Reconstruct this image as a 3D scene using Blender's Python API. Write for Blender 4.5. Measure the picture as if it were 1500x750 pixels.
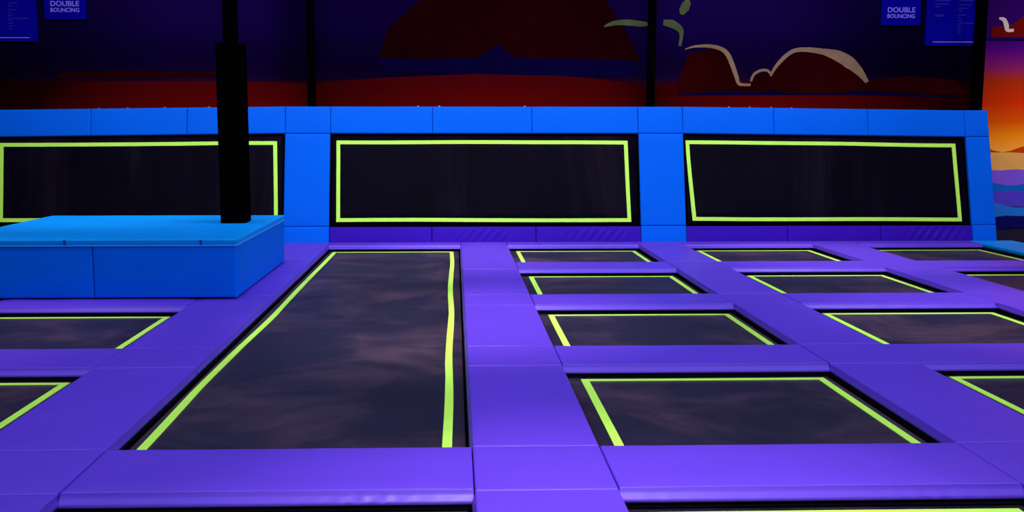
import bpy, bmesh, math, random
from mathutils import Vector, Matrix, noise
from mathutils.geometry import tessellate_polygon
random.seed(7)
S = bpy.context.scene
for o in list(bpy.data.objects): bpy.data.objects.remove(o)
COL = S.collection
# ------------------------------------------------------------------ camera
F = 1490.0
PITCH = math.atan(185/F); YAW = math.atan(42/F)
cam = bpy.data.objects.new('camera', bpy.data.cameras.new('camera')); COL.objects.link(cam)
cam.data.sensor_width = 36; cam.data.lens = 36*F/1500; cam.data.shift_x = 42/1500
cam.location = (0, 0, 1.6); cam.rotation_euler = (math.pi/2-PITCH, 0, -YAW)
cam.data.clip_end = 100
S.camera = cam
# ------------------------------------------------------------------ world, lights, exposure
S.view_settings.view_transform = 'Standard'; S.view_settings.look = 'None'
S.view_settings.gamma = 1; S.view_settings.use_curve_mapping = False
S.view_settings.exposure = 0.0
W = bpy.data.worlds.new('world'); S.world = W; W.use_nodes = True
W.node_tree.nodes['Background'].inputs[0].default_value = (0.10, 0.08, 0.30, 1)
W.node_tree.nodes['Background'].inputs[1].default_value = 0.25

def area(name, loc, target, sx, sy, power, color, spread=180):
    d = bpy.data.lights.new(name, 'AREA'); d.shape = 'RECTANGLE'; d.size = sx; d.size_y = sy
    d.energy = power; d.color = color; d.spread = math.radians(spread)
    o = bpy.data.objects.new(name, d); COL.objects.link(o); o.location = loc
    o.rotation_euler = (Vector(target)-Vector(loc)).to_track_quat('-Z', 'Y').to_euler()
    return o
LAMPS = [
    ('wash_lamp_floor', (1.0, 7.0, 6.3), (1.0, 7.4, 0), 13.0, 9.0, 580, (0.74, 0.80, 1.0), 160),
    ('fill_light_wall', (0.6, 11.2, 6.3), (0.5, 14.8, 1.0), 14.0, 0.5, 330, (0.90, 0.86, 0.96), 110),  # added fill for the leaning wall, no known fixture
    ('fill_light_front', (0.8, -1.5, 4.6), (0.8, 7.5, 0), 5.0, 0.6, 170, (0.78, 0.80, 1.0), 120),  # added behind the camera to brighten the pad flaps
    ('fill_light_right', (9.5, 8.5, 3.2), (-2.0, 10.8, .3), 2.0, 0.8, 52, (0.70, 0.85, 1.0), 60),  # added low at the side to brighten the block's right face
    ('fill_light_mural', (11.5, 12.6, 6.0), (11.5, 16.4, 1.4), 3.0, 0.4, 190, (1.0, 0.85, 0.95), 80),  # added to brighten the sunset mural, not a known fitting
]
def spot(name, x, y, power, angle=40):
    d = bpy.data.lights.new(name, 'SPOT'); d.energy = power; d.color = (1.0, 0.84, 0.74)
    d.spot_size = math.radians(angle); d.spot_blend = 1.0; d.shadow_soft_size = .18
    o = bpy.data.objects.new(name, d); COL.objects.link(o); o.location = (x, y, 6.2)
for x, y, p in ((.7, 3.8, 1900), (.1, 8.6, 2000), (.2, 12.9, 1250), (4.9, 8.8, 1100), (5.0, 12.6, 1500), (-4.2, 8.2, 800), (-4.3, 12.0, 900)):
    spot('downlight', x, y, p)
for a in LAMPS: area(*a)

# ------------------------------------------------------------------ helpers
def lin(c):
    return tuple(((v/255)/12.92 if v/255 <= .04045 else ((v/255+.055)/1.055)**2.4) for v in c) + (1,)

MATS = {}
def mat(name, rgb, rough=0.5, spec=0.5, var=0.0, vscale=3.0, bump=0.0, bscale=60.0, metal=0.0, sheen=0.0, rvar=0.0):
    """rgb is linear; var = value noise on the colour, bump = fine relief"""
    m = bpy.data.materials.new(name); m.use_nodes = True; nt = m.node_tree; b = nt.nodes['Principled BSDF']
    b.inputs['Roughness'].default_value = rough; b.inputs['Specular IOR Level'].default_value = spec
    b.inputs['Metallic'].default_value = metal
    if sheen:
        b.inputs['Sheen Weight'].default_value = sheen; b.inputs['Sheen Roughness'].default_value = .35
        b.inputs['Sheen Tint'].default_value = (1, .66, .86, 1)
    tc = nt.nodes.new('ShaderNodeTexCoord'); oi = nt.nodes.new('ShaderNodeObjectInfo')
    add = nt.nodes.new('ShaderNodeVectorMath'); add.operation = 'ADD'
    nt.links.new(tc.outputs['Object'], add.inputs[0]); nt.links.new(oi.outputs['Location'], add.inputs[1])
    n = nt.nodes.new('ShaderNodeTexNoise'); n.inputs['Scale'].default_value = vscale; n.inputs['Detail'].default_value = 6
    n.inputs['Roughness'].default_value = .65
    nt.links.new(add.outputs[0], n.inputs['Vector'])
    r = nt.nodes.new('ShaderNodeMapRange'); r.inputs['From Min'].default_value = .3; r.inputs['From Max'].default_value = .7
    r.inputs['To Min'].default_value = 1-var; r.inputs['To Max'].default_value = 1+var
    nt.links.new(n.outputs['Fac'], r.inputs['Value'])
    mx = nt.nodes.new('ShaderNodeVectorMath'); mx.operation = 'SCALE'
    mx.inputs[0].default_value = rgb[:3]; nt.links.new(r.outputs[0], mx.inputs['Scale'])
    nt.links.new(mx.outputs[0], b.inputs['Base Color'])
    if rvar:
        rr = nt.nodes.new('ShaderNodeMapRange'); rr.inputs['From Min'].default_value = .3; rr.inputs['From Max'].default_value = .7
        rr.inputs['To Min'].default_value = rough-rvar; rr.inputs['To Max'].default_value = rough+rvar
        nt.links.new(n.outputs['Fac'], rr.inputs['Value']); nt.links.new(rr.outputs[0], b.inputs['Roughness'])
    if bump:
        n2 = nt.nodes.new('ShaderNodeTexNoise'); n2.inputs['Scale'].default_value = bscale; n2.inputs['Detail'].default_value = 3
        nt.links.new(add.outputs[0], n2.inputs['Vector'])
        bp = nt.nodes.new('ShaderNodeBump'); bp.inputs['Strength'].default_value = bump; bp.inputs['Distance'].default_value = .01
        nt.links.new(n2.outputs['Fac'], bp.inputs['Height']); nt.links.new(bp.outputs[0], b.inputs['Normal'])
    MATS[name] = m
    return m

def scuffs_and_sheen(m, patch_rgb, scale, lo, hi, stretch=None):
    """pale noise patches mixed into the colour: scuffs and painted lamp sheen"""
    nt = m.node_tree; b = nt.nodes['Principled BSDF']; src = b.inputs['Base Color'].links[0].from_socket
    vec = [n for n in nt.nodes if n.type == 'VECT_MATH' and n.operation == 'ADD'][0].outputs[0]
    n = nt.nodes.new('ShaderNodeTexNoise'); n.inputs['Scale'].default_value = scale; n.inputs['Detail'].default_value = 8; n.inputs['Roughness'].default_value = .66
    if stretch:
        mp = nt.nodes.new('ShaderNodeMapping'); mp.inputs['Scale'].default_value = stretch; nt.links.new(vec, mp.inputs[0]); vec = mp.outputs[0]
    n.inputs['Distortion'].default_value = .4; nt.links.new(vec, n.inputs['Vector'])
    r = nt.nodes.new('ShaderNodeMapRange'); r.interpolation_type = 'SMOOTHSTEP'; r.inputs['From Min'].default_value = lo; r.inputs['From Max'].default_value = hi
    nt.links.new(n.outputs['Fac'], r.inputs['Value'])
    mx = nt.nodes.new('ShaderNodeMix'); mx.data_type = 'RGBA'; nt.links.new(r.outputs[0], mx.inputs['Factor'])
    nt.links.new(src, mx.inputs['A']); mx.inputs['B'].default_value = patch_rgb+(1,); nt.links.new(mx.outputs['Result'], b.inputs['Base Color'])

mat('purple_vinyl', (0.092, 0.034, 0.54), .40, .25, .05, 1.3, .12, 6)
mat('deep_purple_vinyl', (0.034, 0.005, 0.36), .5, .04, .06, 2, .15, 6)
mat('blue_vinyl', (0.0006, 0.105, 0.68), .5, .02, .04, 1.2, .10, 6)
mat('lit_blue_vinyl', (0.0006, 0.225, 0.72), .45, .05, .04, 1.2, .10, 6)  # lighter copy of the blue for upward faces, overhead light painted in
mat('piping', (0.02, 0.30, 0.85), .35, .5)
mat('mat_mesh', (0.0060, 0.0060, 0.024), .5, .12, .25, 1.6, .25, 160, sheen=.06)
scuffs_and_sheen(MATS['mat_mesh'], (.066, .036, .062), .9, .41, .78)  # pinkish scuff blotches that also stand in for lamp glow
mat('wall_mesh', (0.0022, 0.0015, 0.006), .5, .02, .3, 1.2, .2, 160)
scuffs_and_sheen(MATS['wall_mesh'], (.0085, .0055, .013), .8, .48, .72, (1.3, .12, .12))  # upright pale streaks, lamp reflections painted into the colour
mat('lime_tape', (0.48, 0.90, 0.10), .5, .1, .05, 5)
mat('black_fabric', (0.001, 0.001, 0.003), .8, .0)
mat('black_steel', (0.0006, 0.0006, 0.001), .7, .0)
mat('black_padding', (0.0008, 0.0008, 0.001), .75, .0, bump=.1, bscale=5)
mat('room_dark', (0.006, 0.005, 0.012), .9, .05)
mat('clip_metal', (0.5, 0.5, 0.55), .35, .5, metal=.8)
mat('sign_face', lin((6, 2, 136)), .6, .0, .10, 3)
mat('sign_ink', lin((118, 104, 215)), .6, .2)
mat('sign_ink_faint', lin((40, 34, 150)), .6, .2)
mat('thread', (0.03, 0.02, 0.30), .6, .2)

def link(name, me, m, parent=None, loc=(0, 0, 0), rot=(0, 0, 0)):
    o = bpy.data.objects.new(name, me); COL.objects.link(o)
    if m is not None and not me.materials: me.materials.append(MATS[m])
    o.location = loc; o.rotation_euler = rot
    if parent is not None: o.parent = parent
    return o
def empty(name, loc, rot=(0, 0, 0)):
    o = bpy.data.objects.new(name, None); COL.objects.link(o); o.location = loc; o.rotation_euler = rot
    o.empty_display_size = .1
    return o
def tag(o, label=None, cat=None, group=None, kind=None):
    if label: o['label'] = label
    if cat: o['category'] = cat
    if group: o['group'] = group
    if kind: o['kind'] = kind
    return o
def boxes_mesh(name, bs, bevel=0.0):
    bm = bmesh.new()
    for (x0, x1, y0, y1, z0, z1) in bs:
        mt = Matrix.Translation(((x0+x1)/2, (y0+y1)/2, (z0+z1)/2)) @ Matrix.Diagonal((x1-x0, y1-y0, z1-z0, 1))
        bmesh.ops.create_cube(bm, size=1, matrix=mt)
    if bevel: bmesh.ops.bevel(bm, geom=bm.edges[:], offset=bevel, segments=2, affect='EDGES', profile=.5)
    me = bpy.data.meshes.new(name); bm.to_mesh(me); bm.free()
    return me
def smooth(me):
    for p in me.polygons: p.use_smooth = True
    return me
def samples(L, r, step):
    e = [0, .08*r, .3*r, .6*r, r, 1.8*r]
    n = max(2, int((L-3.6*r)/step)); a = 1.8*r; b = L-1.8*r
    return e + [a+(b-a)*i/n for i in range(1, n)] + [L-v for v in reversed(e)]
def pad_mesh(w, l, t, r=.014, seed=0, wr=.0, step=.07, folds=None, sx=-.006, sf=-.006):
    """stuffed vinyl cushion, base centre at the origin; folds = (x0, x1) stretch of the -y flap that is creased;
    sx, sf = how far the x sides and the -y flap splay outwards at the bottom"""
    xs = [v-w/2 for v in samples(w, r, step)]; ys = [v-l/2 for v in samples(l, r, step)]
    vs = []; fs = []
    nx, ny = len(xs), len(ys)
    sd = seed*13.7
    def top(x, y):
        dx = min(1, (w/2-abs(x))/r); dy = min(1, (l/2-abs(y))/r)
        a = 1-math.sqrt(max(0, 1-(1-dx)**2)); b = 1-math.sqrt(max(0, 1-(1-dy)**2))
        z = t-r*max(a, b)-r*.3*min(a, b)
        inner = min(1, min(w/2-abs(x), l/2-abs(y))/.10)
        z += .006*inner
        z += (.0022+wr*.35)*noise.noise(Vector((x*3+sd, y*3, sd)))*min(1, inner+.3)
        e = 1-min(1, min(w/2-abs(x), l/2-abs(y))/.12)
        z += wr*.5*e*noise.noise(Vector((x*16+sd, y*16, 3.1)))*(0.3 if dx < 1 or dy < 1 else 1)
        return z
    for x in xs:
        for y in ys: vs.append((x, y, top(x, y)))
    for i in range(nx-1):
        for j in range(ny-1): fs.append((i*ny+j, (i+1)*ny+j, (i+1)*ny+j+1, i*ny+j+1))
    ring = [(i, 0) for i in range(nx)] + [(nx-1, j) for j in range(1, ny)] + [(i, ny-1) for i in range(nx-2, -1, -1)] + [(0, j) for j in range(ny-2, 0, -1)]
    prev = [i*ny+j for i, j in ring]
    for k, f in enumerate((.62, .3, 0.0)):
        cur = []
        for (i, j) in ring:
            x, y = xs[i], ys[j]; z0 = top(x, y)
            q = (wr*.9)*noise.noise(Vector((x*22+sd+k*.35, y*22, k*.5)))*(1 if f else .3)
            if folds and j == 0 and folds[0] < x < folds[1] and f:
                u = (x-folds[0])/(folds[1]-folds[0])
                q += (.0075*math.sin(x*62+k*.9)+.004*math.sin(x*101-k*.7))*math.sin(math.pi*u)*(1 if f > .5 else .8)
            ox = q*(1 if x > 0 else -1) if i in (0, nx-1) else 0
            oy = q*(1 if y > 0 else -1) if j in (0, ny-1) else 0
            ex = (sx if not isinstance(sx, tuple) else sx[x > 0])*(1-f); ey = (sf if y < 0 else -.006)*(1-f)
            cx = x*(1+2*ex/w)+ox; cy = y*(1+2*ey/l)+oy
            vs.append((cx, cy, z0*f)); cur.append(len(vs)-1)
        m = len(ring)
        for a in range(m):
            b = (a+1) % m
            fs.append((prev[b], prev[a], cur[a], cur[b]))
        prev = cur
    fs.append(tuple(prev[::-1]))
    me = bpy.data.meshes.new('pad'); me.from_pydata(vs, [], fs); me.update()
    bm = bmesh.new(); bm.from_mesh(me); bmesh.ops.recalc_face_normals(bm, faces=bm.faces); bm.to_mesh(me); bm.free()
    return smooth(me)
PN = [0]
def pad(name, x0, x1, y0, y1, t, m, label, cat, group, base=0.0, wr=.0025, gap=.003, M4=None, r=.014, step=.07, folds=None, kind=None, sx=-.006, sf=-.006, tilt=0):
    """a cushion on rectangle x0..x1, y0..y1 of a plane given by matrix M4 (default: the court floor)"""
    PN[0] += 1
    me = pad_mesh(x1-x0-2*gap, y1-y0-2*gap, t, r, PN[0], wr, step, folds, sx, sf)
    o = link(name, me, m)
    T = Matrix.Translation(((x0+x1)/2, (y0+y1)/2, base)) @ Matrix.Rotation(tilt, 4, 'Z')
    o.matrix_world = (M4 @ T) if M4 is not None else T
    tag(o, label, cat, group, kind)
    return o
def ring_mesh(outer, inner, z0, z1, n=1, wob=0.0, seed=0):
    """flat quadrilateral ring between two corner lists (4 points each), with thickness; n cuts per side, wob = sideways waver"""
    bm = bmesh.new()
    O = []; I = []
    for k in range(4):
        a, b = Vector(outer[k]), Vector(outer[(k+1) % 4]); c, d = Vector(inner[k]), Vector(inner[(k+1) % 4])
        for i in range(n):
            u = i/n; p = a.lerp(b, u); q = c.lerp(d, u)
            if wob:
                nrm = (q-p).normalized() if i else Vector((0, 0))
                s = wob*noise.noise(Vector((p.x*.45+seed, p.y*.45, k*5.0)))*min(1, 4*u*(1-u)*2)
                p = p+nrm*s; q = q+nrm*(s+wob*.12*noise.noise(Vector((p.x*3, p.y*3+seed, 2))))
            O.append(p); I.append(q)
    N = len(O)
    def V(lst, z): return [bm.verts.new((p.x, p.y, z)) for p in lst]
    ot, it, ob, ib = V(O, z1), V(I, z1), V(O, z0), V(I, z0)
    for i in range(N):
        j = (i+1) % N
        bm.faces.new((ot[i], ot[j], it[j], it[i])); bm.faces.new((ob[j], ob[i], ib[i], ib[j]))
        bm.faces.new((ob[i], ob[j], ot[j], ot[i])); bm.faces.new((it[i], it[j], ib[j], ib[i]))
    bmesh.ops.recalc_face_normals(bm, faces=bm.faces)
    me = bpy.data.meshes.new('ring'); bm.to_mesh(me); bm.free()
    return me
def rect(x0, x1, y0, y1): return [(x0, y0), (x1, y0), (x1, y1), (x0, y1)]
def sheet_mesh(x0, x1, y0, y1, z, th, sag=0.0, step=.18, seed=0, amp=.0):
    """thin stretched sheet, slightly sagging to its middle"""
    nx = max(2, int((x1-x0)/step)); ny = max(2, int((y1-y0)/step)); bm = bmesh.new(); g = []
    for s in (0, 1):
        rows = []
        for i in range(nx+1):
            row = []
            for j in range(ny+1):
                u, v = i/nx, j/ny; x = x0+(x1-x0)*u; y = y0+(y1-y0)*v
                dz = -sag*(math.sin(math.pi*u)*math.sin(math.pi*v))+amp*noise.noise(Vector((x*1.2+seed, y*1.2, seed)))*math.sin(math.pi*u)*math.sin(math.pi*v)
                row.append(bm.verts.new((x, y, z+dz-th*s)))
            rows.append(row)
        g.append(rows)
    for i in range(nx):
        for j in range(ny):
            for s in (0, 1):
                q = [g[s][i][j], g[s][i+1][j], g[s][i+1][j+1], g[s][i][j+1]]
                bm.faces.new(q if s == 0 else q[::-1])
    edge = [(i, 0) for i in range(nx)]+[(nx, j) for j in range(ny)]+[(i, ny) for i in range(nx, 0, -1)]+[(0, j) for j in range(ny, 0, -1)]
    for k in range(len(edge)):
        a, b = edge[k], edge[(k+1) % len(edge)]
        bm.faces.new((g[0][b[0]][b[1]], g[0][a[0]][a[1]], g[1][a[0]][a[1]], g[1][b[0]][b[1]]))
    bmesh.ops.recalc_face_normals(bm, faces=bm.faces)
    me = bpy.data.meshes.new('sheet'); bm.to_mesh(me); bm.free()
    return smooth(me)
def poly_mesh(pts, th=.004):
    """extruded outline in the x-z plane, facing -y; pts = (x, z)"""
    bm = bmesh.new(); f = [bm.verts.new((x, 0, z)) for x, z in pts]; b = [bm.verts.new((x, th, z)) for x, z in pts]
    n = len(f)
    for t in tessellate_polygon([[Vector((x, z, 0)) for x, z in pts]]):
        bm.faces.new([f[i] for i in t]); bm.faces.new([b[i] for i in t[::-1]])
    for i in range(n): bm.faces.new((f[i], b[i], b[(i+1) % n], f[(i+1) % n]))
    bmesh.ops.recalc_face_normals(bm, faces=bm.faces)
    me = bpy.data.meshes.new('outline'); bm.to_mesh(me); bm.free()
    return me

# ------------------------------------------------------------------ layout of the court (metres)
T = .05                                  # cushion thickness; pad tops lie near z = 0
ROWS = [(1.96, 2.60), (4.38, 5.02), (6.80, 7.44), (9.22, 9.83), (11.66, 12.27), (14.12, 14.50)]   # cross pads, front to wall
HOLES = {'left': (-4.29, -2.45), 'lane': (-1.76, .085), 'a': (.735, 2.585), 'b': (3.215, 5.05), 'c': (5.69, 7.47)}
STRIPS = {'left': (-2.45, -1.76), 'centre': (.085, .735), 'right': (2.585, 3.215), 'far right': (5.05, 5.69)}

# ------------------------------------------------------------------ the setting
def slab_with_wells():
    bs = []
    X = [-9.0, -4.98, -4.29, -2.45, -1.76, .085, .735, 2.585, 3.215, 5.05, 5.69, 7.47, 8.10, 15.0]
    solid = {0, 1, 3, 5, 7, 9, 11, 12}
    for i in range(len(X)-1):
        if i in solid: bs.append((X[i], X[i+1], -1.0, 16.6, -.45, -T-.002))
        else:
            bs.append((X[i], X[i+1], -1, 1.96, -.45, -T-.002))
            bs.append((X[i], X[i+1], 14.12, 16.6, -.45, -T-.002))
            for k, (a, b) in enumerate(ROWS[:-1]):
                if i == 4 and k in (2, 3, 4): continue
                bs.append((X[i], X[i+1], a, b, -.45, -T-.002))
    bs.append((-9, 15, -1, 16.6, -.55, -.45))
    return boxes_mesh('floor', bs)
tag(link('floor', slab_with_wells(), 'room_dark'), kind='structure')
tag(link('ceiling', boxes_mesh('ceiling', [(-9, 15, -1, 16.8, 7.0, 7.2)]), 'room_dark'), kind='structure')
tag(link('wall_left', boxes_mesh('wall', [(-9.2, -9, -1, 16.8, -.55, 7.2)]), 'room_dark'), kind='structure')
tag(link('wall_right', boxes_mesh('wall', [(15, 15.2, -1, 16.8, -.55, 7.2)]), 'room_dark'), kind='structure')
tag(link('wall_back', boxes_mesh('wall', [(-9, 15, 16.6, 16.8, -.55, 7.2)]), 'room_dark'), kind='structure')

# ------------------------------------------------------------------ floor trampolines
ordw = {0: 'frontmost', 1: 'second', 2: 'third', 3: 'fourth', 4: 'last'}
colw = {'left': 'left of the long trampoline', 'a': 'just right of the central strip',
        'b': 'second column right of central strip', 'c': 'far right column'}
ZM = -.082
def trampoline(x0, x1, y0, y1, label, name, seed, group=None, tape=None, wob=.003, n=5):
    t = empty(name, ((x0+x1)/2, (y0+y1)/2, ZM)); cx, cy = (x0+x1)/2, (y0+y1)/2
    hx, hy = (x1-x0)/2, (y1-y0)/2; mi = .032
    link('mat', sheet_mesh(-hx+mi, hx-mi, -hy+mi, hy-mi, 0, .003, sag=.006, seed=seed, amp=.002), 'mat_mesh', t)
    ti = .098; tw = .052
    if tape: L, R, N, Fa = tape
    else: L, R, N, Fa = .115, .072, ti, .078
    o = rect(-hx+L, hx-R, -hy+N, hy-Fa); i = rect(-hx+L+tw, hx-R-tw, -hy+N+tw, hy-Fa-tw)
    link('tape_border', ring_mesh(o, i, .0, .0035, n, wob, seed), 'lime_tape', t)
    link('spring_cover', ring_mesh(rect(-hx-.0, hx+.0, -hy-.0, hy+.0), rect(-hx+mi+.004, hx-mi-.004, -hy+mi+.004, hy-mi-.004), -.012, -.005), 'black_fabric', t)
    link('frame', ring_mesh(rect(-hx, hx, -hy, hy), rect(-hx+.03, hx-.03, -hy+.03, hy-.03), -.07, -.012), 'black_steel', t)
    return tag(t, label, 'trampoline', group)
sd = 1
for c in ('left', 'a', 'b', 'c'):
    x0, x1 = HOLES[c]
    for k in range(5):
        if c == 'left' and k > 2: continue
        if c == 'c' and k < 2: continue
        if c == 'b' and k < 1: continue
        y0, y1 = ROWS[k][1], ROWS[k+1][0]; sd += 1
        trampoline(x0, x1, y0, y1, 'small black trampoline with lime tape, %s, %s row' % (colw[c], ordw[k]),
                   'trampoline', sd, 'small trampolines set into the floor',
                   tape={'left': (.098, .125, .098, .078), 'a': None, 'b': (.165, .072, .098, .078), 'c': (.165, .072, .098, .078)}[c])
trampoline(-1.76, .085, 5.02, 14.12, 'long black runway trampoline with wavering lime tape, running up to the wall', 'long_trampoline', 40,
           tape=(.075, .105, .10, .10), wob=.035, n=26)
x0, x1 = HOLES['lane']
trampoline(x0, x1, ROWS[0][1], ROWS[1][0], 'black trampoline in front of the long runway, only its far edge showing', 'trampoline', 77, 'small trampolines set into the floor')

# ------------------------------------------------------------------ floor cushions
rown = ['at the very front', 'nearest the camera', 'second crossing from the front', 'third crossing from the front', 'fourth crossing from the front', 'at the wall foot']
cn = {'left': 'left of the long trampoline', 'lane': 'in line with the long trampoline', 'a': 'right of the central strip',
      'b': 'in the second column right', 'c': 'in the far right column'}
GC = 'purple crosswise pads between the trampolines'
GS = 'purple pads of the lengthwise strips'
jit = lambda a=.002: random.uniform(-a, a)
for c, (x0, x1) in HOLES.items():
    for k, (y0, y1) in enumerate(ROWS):
        if k == 0: continue
        if c == 'lane' and k in (2, 3, 4): continue
        if c == 'left' and k > 3: continue
        if c == 'c' and k < 2: continue
        if c == 'b' and k < 2 and False: continue
        f = None; wr = .003
        if (c, k) == ('lane', 1): f = (-.05, .9); wr = .004
        if (c, k) == ('a', 1): f = (.2, .9); wr = .004
        if (c, k) == ('b', 3): f = (-.8, .8)
        if (c, k) == ('a', 3): f = (-.4, .5)
        st = .035 if k < 2 else .05
        pad('crosswise_pad', x0, x1, y0+(.02 if k < 5 else .0), y1, T, 'purple_vinyl',
            'purple crosswise pad %s, %s' % (cn[c], rown[k]), 'floor pad', GC, base=-T+jit(.0015), wr=wr, step=st, folds=f, r=.009, sf=.056, sx=-.002)
sn = {'left': 'strip left of the runway', 'centre': 'strip right of the runway',
      'right': 'second strip right of the runway', 'far right': 'far right strip'}
for s, (x0, x1) in STRIPS.items():
    for k, (y0, y1) in enumerate(ROWS):
        if k >= 1 and not (s == 'far right' and k < 2):
            pad('junction_pad', x0, x1, y0, y1, T, 'purple_vinyl', 'square purple pad, %s, %s' % (sn[s], rown[k]),
                'floor pad', GS, base=-T+jit(), wr=.003, gap=.0015, r=.010, sx={'centre': (.016, -.004), 'left': (-.004, .016)}[s] if s in ('centre', 'left') and 2 <= k <= 4 else -.004)
        if k < 5 and not (s == 'far right' and k < 2):
            y2 = ROWS[k+1][0]; a = 3.2 if k == 0 else y1
            pad('strip_pad', x0, x1, a, y2, T, 'purple_vinyl', 'long purple pad, %s, beside %s trampoline row' % (sn[s], ordw[k].split(',')[0]),
                'floor pad', GS, base=-T+jit(), wr=.0025, gap=.0015, step=.09, sx=.016, r=.010)
# strip on the far left, mostly outside the frame
# blue edge pads on the right border of the court
for k in range(2, 6):
    y0 = ROWS[k][0]; y1 = ROWS[k+1][0] if k < 5 else 14.5
    if k >= 3:
        pad('edge_pad', 7.47, 8.12, y0, y1, T, 'lit_blue_vinyl', 'bright blue edge pad on the right border, %s' %
            {3: 'partly out of frame', 4: 'just in front of the wall corner', 5: 'touching the wall corner'}[k], 'floor pad', 'blue edge pads', base=-T)

# ------------------------------------------------------------------ trampoline wall (leans back)
PHI = math.radians(75.4)
WM = Matrix.Translation((0, 14.585, -T)) @ Matrix.Rotation(PHI, 4, 'X')
WT = .08
S0, S1, S2, S3 = .0, .262, 1.63, 2.035      # slope coordinate: foot, sill, rail, top
# backing frame
def wall_part(name, me, m, label=None, cat=None, group=None, kind=None, parent=None):
    o = link(name, me, m); o.matrix_world = WM; tag(o, label, cat, group, kind); return o
wall_part('trim_1', boxes_mesh('wall_frame', [(-7.9, 7.86, 0, S3-.075, -.10, -.002)]),
          'black_steel', kind='structure')
BAYS = [(-6.88, -2.455, [-5.25, -3.87], [-5.3, -3.9]), (-1.80, 2.69, [-.32, 1.13], [-.33, 1.17]), (3.35, 7.545, [4.70, 6.10], [4.83, 6.20])]
POSTS = [(-7.52, -6.88), (-2.455, -1.80), (2.69, 3.35), (7.545, 7.90)]
bw = ['left bay behind the blue block', 'middle bay', 'right bay']
pw = ['leftmost post', 'post between left and middle bays', 'post between middle and right bays', 'right end post']
iw = ['left', 'centre', 'right']
for b, (x0, x1, cuts, lcuts) in enumerate(BAYS):
    xs = [x0]+cuts+[x1]
    for i in range(3):
        tl = (.0125, 0, -.0125)[b]; xm = (xs[i]+xs[i+1])/2; dz = (-(-2.455-xm)*.0125, 0, -(xm-3.35)*.0125)[b]
        pad('rail_pad', xs[i], xs[i+1], S2+dz, S3+dz, WT, 'blue_vinyl', 'blue top rail pad, %s segment above the %s' % (iw[i], bw[b]), 'wall pad',
            'blue pads of the top rail', M4=WM, wr=.002, step=.10, gap=.0015, tilt=tl)
    xs = [x0]+lcuts+[x1]
    for i in range(3):
        fo = (-.45, .7) if (b, i) in ((1, 2), (2, 2)) else ((-.5, .5) if (b, i) == (1, 1) else None)
        w = xs[i+1]-xs[i]
        PN[0] += 1
        me = pad_mesh(w-.004, S1-.012, WT-.01, .014, PN[0], .006, .03)
        if fo:   # slack creased vinyl
            for v in me.vertices:
                if v.co.z > .04 and fo[0] < v.co.x < fo[1]:
                    u = (v.co.x-fo[0])/(fo[1]-fo[0]); e = max(0, 1-abs(v.co.y)/(S1*.5))
                    v.co.z += .019*math.sin(v.co.x*48-v.co.y*40)*math.sin(math.pi*u)*e
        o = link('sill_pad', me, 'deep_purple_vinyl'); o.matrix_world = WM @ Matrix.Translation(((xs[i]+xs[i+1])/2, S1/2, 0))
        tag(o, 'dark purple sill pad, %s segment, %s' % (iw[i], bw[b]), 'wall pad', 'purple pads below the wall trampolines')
for p, (x0, x1) in enumerate(POSTS):
    dz = (-.055, 0, 0, -.052)[p]
    pad('post_cap_pad', x0, x1, S2+dz, S3+dz, WT, 'blue_vinyl', 'blue cap pad at the top of the %s' % pw[p], 'wall pad', 'blue post cap pads', M4=WM, wr=.002, gap=.0015)
    pad('upright_pad', x0, x1, S1, S2+dz, WT, 'blue_vinyl', 'tall blue upright pad of the %s' % pw[p], 'wall pad', 'blue upright pads', M4=WM, wr=.0025, gap=.0015)
    pad('post_foot_pad', x0, x1, S0, S1, WT, 'blue_vinyl', 'low blue foot pad under the %s' % pw[p], 'wall pad', 'blue post foot pads', M4=WM, wr=.002, gap=.0015)
TAPES = [[(-6.50, .345), (-2.54, .335), (-2.575, 1.525), (-6.545, 1.50)], [(-1.705, .335), (2.56, .325), (2.535, 1.53), (-1.715, 1.535)], [(3.455, .34), (7.60-.18, .32), (7.40, 1.485), (3.39, 1.535)]]
for b, (x0, x1, _, _) in enumerate(BAYS):
    t = empty('wall_trampoline', (0, 0, 0)); t.matrix_world = WM @ Matrix.Translation(((x0+x1)/2, S1, .0)); cx = (x0+x1)/2
    hx = (x1-x0)/2; H_ = S2-S1
    link('mat', sheet_mesh(-hx+.03, hx-.03, .03, H_-.03, .03, .003, sag=.012, seed=b, amp=.006), 'wall_mesh', t)
    q = [Vector((x-cx, y-S1)) for x, y in TAPES[b]]; tw = .055
    inn = [(q[0].x+tw, q[0].y+tw), (q[1].x-tw, q[1].y+tw), (q[2].x-tw, q[2].y-tw), (q[3].x+tw, q[3].y-tw)]
    link('tape_border', ring_mesh([tuple(v) for v in q], inn, .026, .036, 14, .012, b+3), 'lime_tape', t)
    link('frame', ring_mesh(rect(-hx, hx, 0, H_), rect(-hx+.025, hx-.025, .025, H_-.025), 0, .028), 'black_steel', t)
    tag(t, ['black wall trampoline with lime tape behind the blue block and black pillar', 'black wall trampoline with lime tape in the middle bay',
            'black wall trampoline with lime tape in the right bay beside the sunset mural'][b], 'trampoline', 'upright trampolines of the wall')
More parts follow.
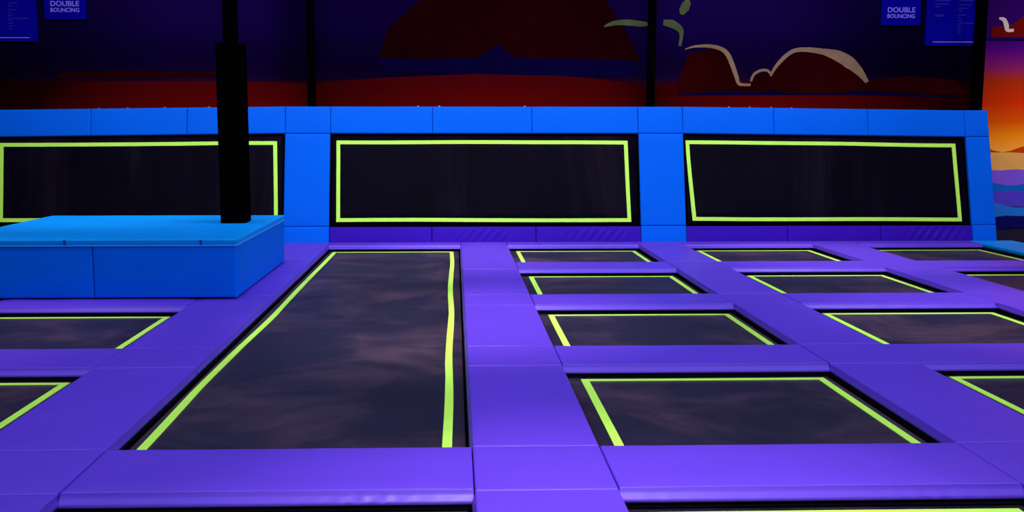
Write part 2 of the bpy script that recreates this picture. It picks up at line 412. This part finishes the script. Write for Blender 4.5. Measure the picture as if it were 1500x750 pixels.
# steel hooks along the top rail
clip = boxes_mesh('clip', [(-.005, .005, -.004, .004, 0, .035), (-.012, .012, -.004, .004, .030, .040)], .001)
for i, x in enumerate([-5.15, -4.74, -4.21, -3.57, -.53, -.22, 1.03, 4.05, 4.36, 4.68, 4.98]):
    o = link('net_hook', clip, 'clip_metal'); o.matrix_world = WM @ Matrix.Translation((x, S3-.02-max(0, (-2.455-x)*.0125, (x-3.35)*.0125), .03)) @ Matrix.Rotation(-PHI, 4, 'X')
    tag(o, 'tiny steel net hook, %s, on the blue top rail' % ['leftmost of all', 'second from left', 'third from left', 'last before the black pillar', 'first of two over the middle trampoline', 'second over the middle trampoline', 'last over the middle trampoline', 'first of four over the right trampoline', 'second of four over the right trampoline', 'third of four over the right trampoline', 'rightmost of all'][i], 'hook', 'net hooks along the top rail')
# black posts rising behind the wall
for x, w, lab in ((-7.2, .10, 'thin black steel post above the leftmost wall post'), (-2.11, .11, 'thin black steel post behind the wall between left and middle bays'), (2.93, .11, 'thin black steel post behind the wall between middle and right bays'), (7.87, .13, 'black steel post at the right end of the wall, beside the sunset mural')):
    o = empty('net_post', (x, 15.30, -T))
    link('post', boxes_mesh('post', [(-w/2, w/2, -w/2, w/2, 0, 7.0)], .006), 'black_steel', o)
    link('base_plate', boxes_mesh('base_plate', [(-.12, .12, -.12, .12, 0, .015)], .003), 'black_steel', o)
    tag(o, lab, 'post', 'black steel posts behind the trampoline wall')

# ------------------------------------------------------------------ blue padded block and pillar
BX0, BX1, BY0, BY1, BH = -4.83, -2.065, 9.60, 12.32, .575
blk = empty('padded_block', ((BX0+BX1)/2, (BY0+BY1)/2, .016))
tag(blk, 'large low bright blue padded block around the foot of the black pillar', 'padded block')
bx, by = (BX1-BX0)/2, (BY1-BY0)/2
pb = .07; hs = BH-.016-.055
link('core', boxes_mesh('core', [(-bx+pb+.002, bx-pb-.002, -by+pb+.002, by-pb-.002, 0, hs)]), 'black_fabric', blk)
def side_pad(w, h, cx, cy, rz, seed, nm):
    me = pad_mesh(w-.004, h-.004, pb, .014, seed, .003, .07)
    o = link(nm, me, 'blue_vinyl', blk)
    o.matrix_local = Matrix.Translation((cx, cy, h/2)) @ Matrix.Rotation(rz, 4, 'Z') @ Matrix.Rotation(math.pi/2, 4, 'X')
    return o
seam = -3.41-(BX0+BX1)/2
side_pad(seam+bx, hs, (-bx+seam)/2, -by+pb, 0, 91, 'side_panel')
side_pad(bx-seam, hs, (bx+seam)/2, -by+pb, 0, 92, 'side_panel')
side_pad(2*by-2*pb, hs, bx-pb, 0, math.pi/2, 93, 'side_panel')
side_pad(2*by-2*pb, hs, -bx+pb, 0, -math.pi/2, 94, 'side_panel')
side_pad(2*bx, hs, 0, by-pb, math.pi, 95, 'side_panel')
# lid cut round the pillar: two cushions meeting beside it
o = link('lid_pad', pad_mesh(2*bx+.016, 2*by+.016, .055, .012, 96, .002, .08), 'lit_blue_vinyl', blk); o.location = (0, 0, hs)
lp = link('piping', ring_mesh(rect(-bx-.012, bx+.012, -by-.012, by+.012), rect(-bx+.02, bx-.02, -by+.02, by-.02), hs-.008, hs+.004), 'piping', blk)
for x in (-3.66, -2.39):
    o = link('stitching', boxes_mesh('stitch', [(-.012, .012, -.004, .004, 0, .05)], .002), 'thread', blk); o.location = (x-(BX0+BX1)/2, -by-.009, hs+.002)
PX, PY = -2.425, 11.32
pl = empty('pillar', (PX, PY, BH+.004))
tag(pl, 'black square pillar with wider padded lower part, standing on the blue block', 'pillar')
w = .142
link('padding', boxes_mesh('padding', [(-w, w, -w, w, 0, 1.95)], .02), 'black_padding', pl)
link('column', boxes_mesh('column', [(-.07, .07, -.07, .07, 1.94, 6.42)], .006), 'black_steel', pl)

# ------------------------------------------------------------------ murals
def mural_mat(name, stops, xstops=None, z0=0, z1=1, x0=0, x1=1, nscale=2.0, warp=.04):
    """printed gradient: colour by height, optional darkening by width"""
    m = bpy.data.materials.new(name); m.use_nodes = True; nt = m.node_tree; b = nt.nodes['Principled BSDF']
    b.inputs['Roughness'].default_value = .8; b.inputs['Specular IOR Level'].default_value = .0
    tc = nt.nodes.new('ShaderNodeTexCoord'); sp = nt.nodes.new('ShaderNodeSeparateXYZ'); nt.links.new(tc.outputs['Object'], sp.inputs[0])
    n = nt.nodes.new('ShaderNodeTexNoise'); n.inputs['Scale'].default_value = nscale; n.inputs['Detail'].default_value = 3
    mp = nt.nodes.new('ShaderNodeMapping'); mp.inputs['Scale'].default_value = (.35, 1, 1.6)
    nt.links.new(tc.outputs['Object'], mp.inputs[0]); nt.links.new(mp.outputs[0], n.inputs['Vector'])
    def ramp(sock, a, bb, st, wp):
        r = nt.nodes.new('ShaderNodeMapRange'); r.inputs['From Min'].default_value = a; r.inputs['From Max'].default_value = bb
        nt.links.new(sock, r.inputs['Value'])
        ma = nt.nodes.new('ShaderNodeMath'); ma.operation = 'MULTIPLY_ADD'; ma.inputs[1].default_value = wp; ma.inputs[2].default_value = -wp/2
        nt.links.new(n.outputs['Fac'], ma.inputs[0])
        ad = nt.nodes.new('ShaderNodeMath'); ad.operation = 'ADD'; nt.links.new(r.outputs[0], ad.inputs[0]); nt.links.new(ma.outputs[0], ad.inputs[1])
        cr = nt.nodes.new('ShaderNodeValToRGB'); e = cr.color_ramp.elements
        while len(e) > 1: e.remove(e[0])
        e[0].position = st[0][0]; e[0].color = st[0][1]
        for p, c in st[1:]: q = e.new(p); q.color = c
        nt.links.new(ad.outputs[0], cr.inputs[0])
        return cr
    c = ramp(sp.outputs['Z'], z0, z1, stops, warp)
    out = c.outputs[0]
    if xstops:
        c2 = ramp(sp.outputs['X'], x0, x1, xstops, warp)
        mx = nt.nodes.new('ShaderNodeMix'); mx.data_type = 'RGBA'; mx.blend_type = 'MULTIPLY'; mx.inputs['Factor'].default_value = 1
        nt.links.new(out, mx.inputs['A']); nt.links.new(c2.outputs[0], mx.inputs['B']); out = mx.outputs['Result']
    nt.links.new(out, b.inputs['Base Color'])
    MATS[name] = m
MY = 15.58                               # face of the mural board behind the trampoline wall
def g(x, y):                             # drawing grid of the mural artwork, 1 unit = about 1 cm on the wall
    return (x*.010298-6.753, 3.527-.01014*y)
K = lambda r, gg, b: (r, gg, b, 1)
mural_mat('mural_print', [(0, K(.045, .001, .001)), (.06, K(.055, .0015, .001)), (.125, K(.030, .001, .004)), (.16, K(.006, .001, .020)), (.22, K(.004, .0005, .020)),
                          (.30, K(.004, .0006, .028)), (.42, K(.006, .001, .045)), (.7, K(.008, .001, .05)), (1, K(.004, .001, .03))],
          [(0, K(.25, .25, .25)), (.10, K(.5, .5, .5)), (.22, K(1, 1, 1)), (.30, K(.9, .9, .9)), (.33, K(.35, .35, .35)), (.36, K(.6, .6, .6)), (.62, K(.5, .5, .5)), (.68, K(.9, .9, .9)), (.80, K(1, 1, 1)), (.92, K(.35, .35, .35)), (1, K(.2, .2, .2))],
          1.85, 5.2, -7.5, 8.0, 1.2, .05)
mu = empty('mural', (0, MY, 0))
tag(mu, 'dark printed mural of a night desert behind the trampoline wall', 'mural')
link('board', boxes_mesh('board', [(-8.9, 7.95, 0, .05, -.05, 6.9)]), 'mural_print', mu)
mat('print_mesa', (0.009, 0.0004, 0.0012), .8, .0, .5, .8)
mat('print_dark_red', (0.016, 0.0006, 0.0010), .8, .0, .5, .8)
mat('print_navy', (0.002, 0.0008, 0.022), .8, .0, .3, 1)
mat('print_violet', (0.007, 0.0008, 0.040), .8, .0, .4, .7)
mat('print_tan', (0.20, 0.125, 0.075), .8, .0, .25, 2)
mat('print_olive', (0.055, 0.075, 0.030), .8, .0, .3, 3)
lay = [0]
def art(pts, m, name, parent=mu, f=g):
    lay[0] += 1
    if len(pts) < 40: pts = list(pts)
    o = link(name, poly_mesh([f(*p) for p in pts], .002), m, parent); o.location = (0, -.003-.0006*lay[0], 0)
    return o
art([(545, 86), (560, 40), (600, 5), (660, -30), (800, -40), (870, -10), (905, 40), (930, 88)], 'print_mesa', 'mesa')
mural_mat('ground_print', [(0, K(.095, .0016, .001)), (.6, K(.066, .0010, .0022)), (1, K(.05, .001, .003))],
          [(0, K(.05, .05, .05)), (.085, K(.15, .15, .15)), (.13, K(.6, .6, .6)), (.2, K(1, 1, 1)), (.29, K(1, 1, 1)), (.355, K(.45, .45, .45)), (.43, K(.8, .8, .8)), (.52, K(1, 1, 1)), (.62, K(.8, .8, .8)),
           (.68, K(.30, .30, .30)), (.73, K(.8, .8, .8)), (.80, K(1.1, 1.1, 1.1)), (.88, K(.8, .8, .8)), (.94, K(.3, .3, .3)), (1, K(.1, .1, .1))], 1.9, 2.45, -7.5, 8.0, 1.2, .06)
art([(-200, 160), (-200, 122), (60, 120), (200, 119), (330, 119), (445, 121), (560, 113), (700, 107), (800, 109), (880, 116), (960, 128), (1020, 135), (1100, 134), (1250, 134), (1330, 139), (1420, 143), (1426, 160)], 'ground_print', 'ground')
art([(75, 113), (90, 106), (180, 104), (260, 106), (325, 105), (318, 112), (200, 114)], 'print_dark_red', 'cloud_streak')
art([(540, 84), (600, 86), (690, 84), (712, 70), (722, 64), (730, 74), (745, 84), (900, 86), (940, 100), (900, 112), (700, 108), (560, 104)], 'print_navy', 'ridge')
art([(985, 138), (985, 120), (1000, 78), (1040, 68), (1062, 84), (1074, 124), (1094, 122), (1104, 106), (1122, 106), (1142, 88), (1160, 77), (1200, 77), (1232, 90), (1262, 118), (1330, 110), (1400, 116), (1420, 138)], 'print_dark_red', 'cloud')
art([(970, 139), (1060, 132), (1110, 134), (1128, 130), (1145, 135), (1230, 135), (1250, 131), (1290, 133), (1420, 142), (1240, 138)], 'print_navy', 'ridge')
# cloud outlines with swelling line width
def stroke(pts, wd, m, name, f=g, parent=mu):
    P = []; Wd = []
    for i in range(len(pts)-1):          # Catmull-Rom rounding
        a, b, c, d = pts[max(0, i-1)], pts[i], pts[i+1], pts[min(len(pts)-1, i+2)]
        for q in range(5):
            u = q/5
            P.append(tuple(.5*(2*b[e]+(c[e]-a[e])*u+(2*a[e]-5*b[e]+4*c[e]-d[e])*u*u+(3*b[e]-a[e]-3*c[e]+d[e])*u**3) for e in (0, 1)))
            Wd.append(wd[i]+(wd[i+1]-wd[i])*u)
    pts = P+[pts[-1]]; wd = Wd+[wd[-1]]
    n = len(pts); L = []; R = []
    for i, (x, y) in enumerate(pts):
        a = pts[max(0, i-1)]; b = pts[min(n-1, i+1)]; dx, dy = b[0]-a[0], b[1]-a[1]; q = math.hypot(dx, dy) or 1
        h = wd[i]/2; L.append((x-dy/q*h, y+dx/q*h)); R.append((x+dy/q*h, y-dx/q*h))
    return art(L+R[::-1], m, name, parent, f)
stroke([(995, 71), (1008, 67), (1030, 66), (1048, 70), (1058, 78), (1065, 92), (1072, 110), (1076, 121), (1084, 123), (1094, 123)],
       [1, 3, 5, 6, 7, 7, 6, 5, 4, 4], 'print_tan', 'cloud_outline')
stroke([(1094, 118), (1098, 108), (1108, 102), (1118, 102), (1124, 108)], [3, 4, 4, 4, 3], 'print_tan', 'cloud_outline')
stroke([(1123, 110), (1130, 97), (1142, 83), (1156, 73), (1175, 71), (1200, 74), (1222, 80), (1240, 90), (1255, 103), (1268, 119)],
       [3, 5, 6, 6, 7, 9, 16, 18, 12, 5], 'print_tan', 'cloud_outline')
stroke([(875, 38), (890, 33), (910, 32), (930, 34), (945, 34)], [2, 7, 9, 8, 3], 'print_olive', 'tree_outline')
stroke([(962, 32), (975, 34), (987, 42), (989, 52), (987, 66)], [8, 12, 9, 5, 4], 'print_olive', 'tree_outline')
art([(985, 12), (990, 2), (998, -4), (1002, 4), (999, 14), (991, 21), (986, 19)], 'print_olive', 'tree_leaf')
# right-hand sunset mural on the back wall
RY = 16.50
def gr(x, y): return ((x-1449)*.01137+8.763, 3.677-.0110*y)
def zf(y): return (gr(0, y)[1]+.05)/6.95
mural_mat('sunset_print', [(0, K(.004, .004, .06)), (zf(255), K(.55, .30, .05)), (zf(226), K(.60, .26, .03)), (zf(200), K(.55, .17, .005)), (zf(178), K(.42, .055, .001)), (zf(150), K(.36, .018, .001)),
                           (zf(115), K(.22, .016, .003)), (zf(95), K(.12, .006, .08)), (zf(70), K(.045, .001, .12)), (zf(56), K(.02, .001, .08)), (1, K(.01, .001, .06))],
          None, -.05, 6.9, 0, 1, 1.5, .008)
m2 = empty('mural', (0, RY, 0)); tag(m2, 'bright sunset mural with mountain layers right of the trampoline wall', 'mural')
link('board', boxes_mesh('board', [(8.2, 14.9, 0, .08, -.05, 6.9)]), 'sunset_print', m2)
for nm, rgb in dict(hill_orange=(.30, .030, .001), hill_sand=(.45, .24, .06), hill_lavender=(.12, .055, .42), hill_blue=(.004, .07, .33), hill_violet=(.05, .03, .36), hill_teal=(.010, .11, .42),
                    hill_navy=(.004, .003, .075), hill_red=(.09, .003, .002), squiggle_white=(.42, .36, .34), band_navy=(.006, .002, .06)).items():
    mat(nm, rgb, .8, .0, .12, 1.5)
def hill(y, amp, ybot, m, ph, nm):
    pts = [(1395+k*12, y-amp*math.sin(k*.42+ph)-amp*.5*math.sin(k*1.1+ph*2)) for k in range(50)]
    art(pts+[(1395+49*12, ybot), (1395, ybot)], m, nm, m2, gr)
hill(213, 6, 225, 'hill_orange', 2.2, 'hill'); hill(223, 1, 252, 'hill_sand', 0, 'hill')
hill(251, 4, 275, 'hill_lavender', -.8, 'hill'); hill(267, 3, 290, 'hill_blue', 1.5, 'hill'); hill(283, 4, 303, 'hill_violet', -.6, 'hill')
hill(299, 4, 330, 'hill_teal', 1.0, 'hill'); hill(319, 4, 335, 'hill_navy', 3.6, 'hill'); hill(334, 3, 338.8, 'hill_navy', 1, 'hill')
art([(1440, 54), (1440, 40), (1470, 36), (1490, 20), (1510, 4), (1560, -10), (1640, -6), (1700, 20), (1760, 30), (1960, 20), (1960, 54)], 'hill_red', 'hill', m2, gr)
art([(1395, 58), (1395, 54), (1980, 54), (1980, 58)], 'band_navy', 'panel_joint', m2, gr)
stroke([(1450, 27), (1457, 29), (1461, 37), (1463, 44), (1472, 44)], [3, 6, 7, 5, 4], 'squiggle_white', 'cloud_outline', gr, m2)

# ------------------------------------------------------------------ signs on the mural
def text_mesh(s, size, align='CENTER'):
    cu = bpy.data.curves.new('text', 'FONT'); cu.body = s; cu.size = size; cu.align_x = align; cu.extrude = .001; cu.offset = size*.02
    o = bpy.data.objects.new('text_tmp', cu); COL.objects.link(o)
    bpy.context.view_layer.update()
    me = bpy.data.meshes.new_from_object(o.evaluated_get(bpy.context.evaluated_depsgraph_get()))
    bpy.data.objects.remove(o); me.materials.clear()
    return me
SY = MY-.03
def sign(name, x0, x1, y0, y1, label, cat, group):
    (X0, Z1), (X1, Z0) = g(x0, y0), g(x1, y1)
    t = empty(name, ((X0+X1)/2, SY, Z0)); w, h = X1-X0, Z1-Z0
    link('board', boxes_mesh('board', [(-w/2, w/2, -.02, .012, 0, h)], .003), 'sign_face', t)
    return tag(t, label, cat, group), w, h
for (x0, x1, y1, lab) in ((68.5, 127, 30, 'small navy sign reading DOUBLE BOUNCING, left of the black pillar'), (1283, 1341, 35, 'small navy sign reading DOUBLE BOUNCING, at the right beside a larger poster')):
    t, w, h = sign('sign', x0, x1, y1-72, y1, lab, 'sign', 'small navy signs on the dark mural')
    for k, s in enumerate(('DOUBLE', 'BOUNCING')):
        me = text_mesh(s, .105 if k == 0 else .082)
        o = link('lettering', me, 'sign_ink', t); o.location = (0, -.023, .19-.085*k); o.rotation_euler = (math.pi/2, 0, 0)
        bx_ = max(v.co.x for v in me.vertices)-min(v.co.x for v in me.vertices); o.scale = (.42/bx_, 1, 1)
for (x0, x1, y1, lab, mir) in ((-30, 57, 62, 'large navy rules poster in the top left corner, cut by the frame', 0), (1350, 1437, 65, 'large navy rules poster with two text columns at the upper right', 1)):
    t, w, h = sign('poster', x0, x1, y1-118, y1, lab, 'poster', 'large navy rules posters')
    bs = []; random.seed(5)
    for cx0, rows in ((-w*.36, [(61, .20), (57, .07), (45, .14), (43, .12)]), (w*.04, [(60, .20), (55, .14), (51, .06), (45, .12), (41, .05), (37, .06), (33, .30), (30, .05), (26, .07), (22, .06), (18, .05)])):
        for yy, ln in rows + [(66+5*q, .16+.1*random.random()) for q in range(9)]:
            bs.append((cx0, cx0+ln, -.0235, -.020, yy*.0101-.004, yy*.0101+.006))
    tag(link('small_print', boxes_mesh('small_print', bs), 'sign_ink_faint', t, (0, 0, 0)), kind='stuff')
    link('bottom_line', boxes_mesh('bottom_line', [(-w*.37, w*.37, -.0235, -.020, .048, .060)]), 'sign_ink', t)
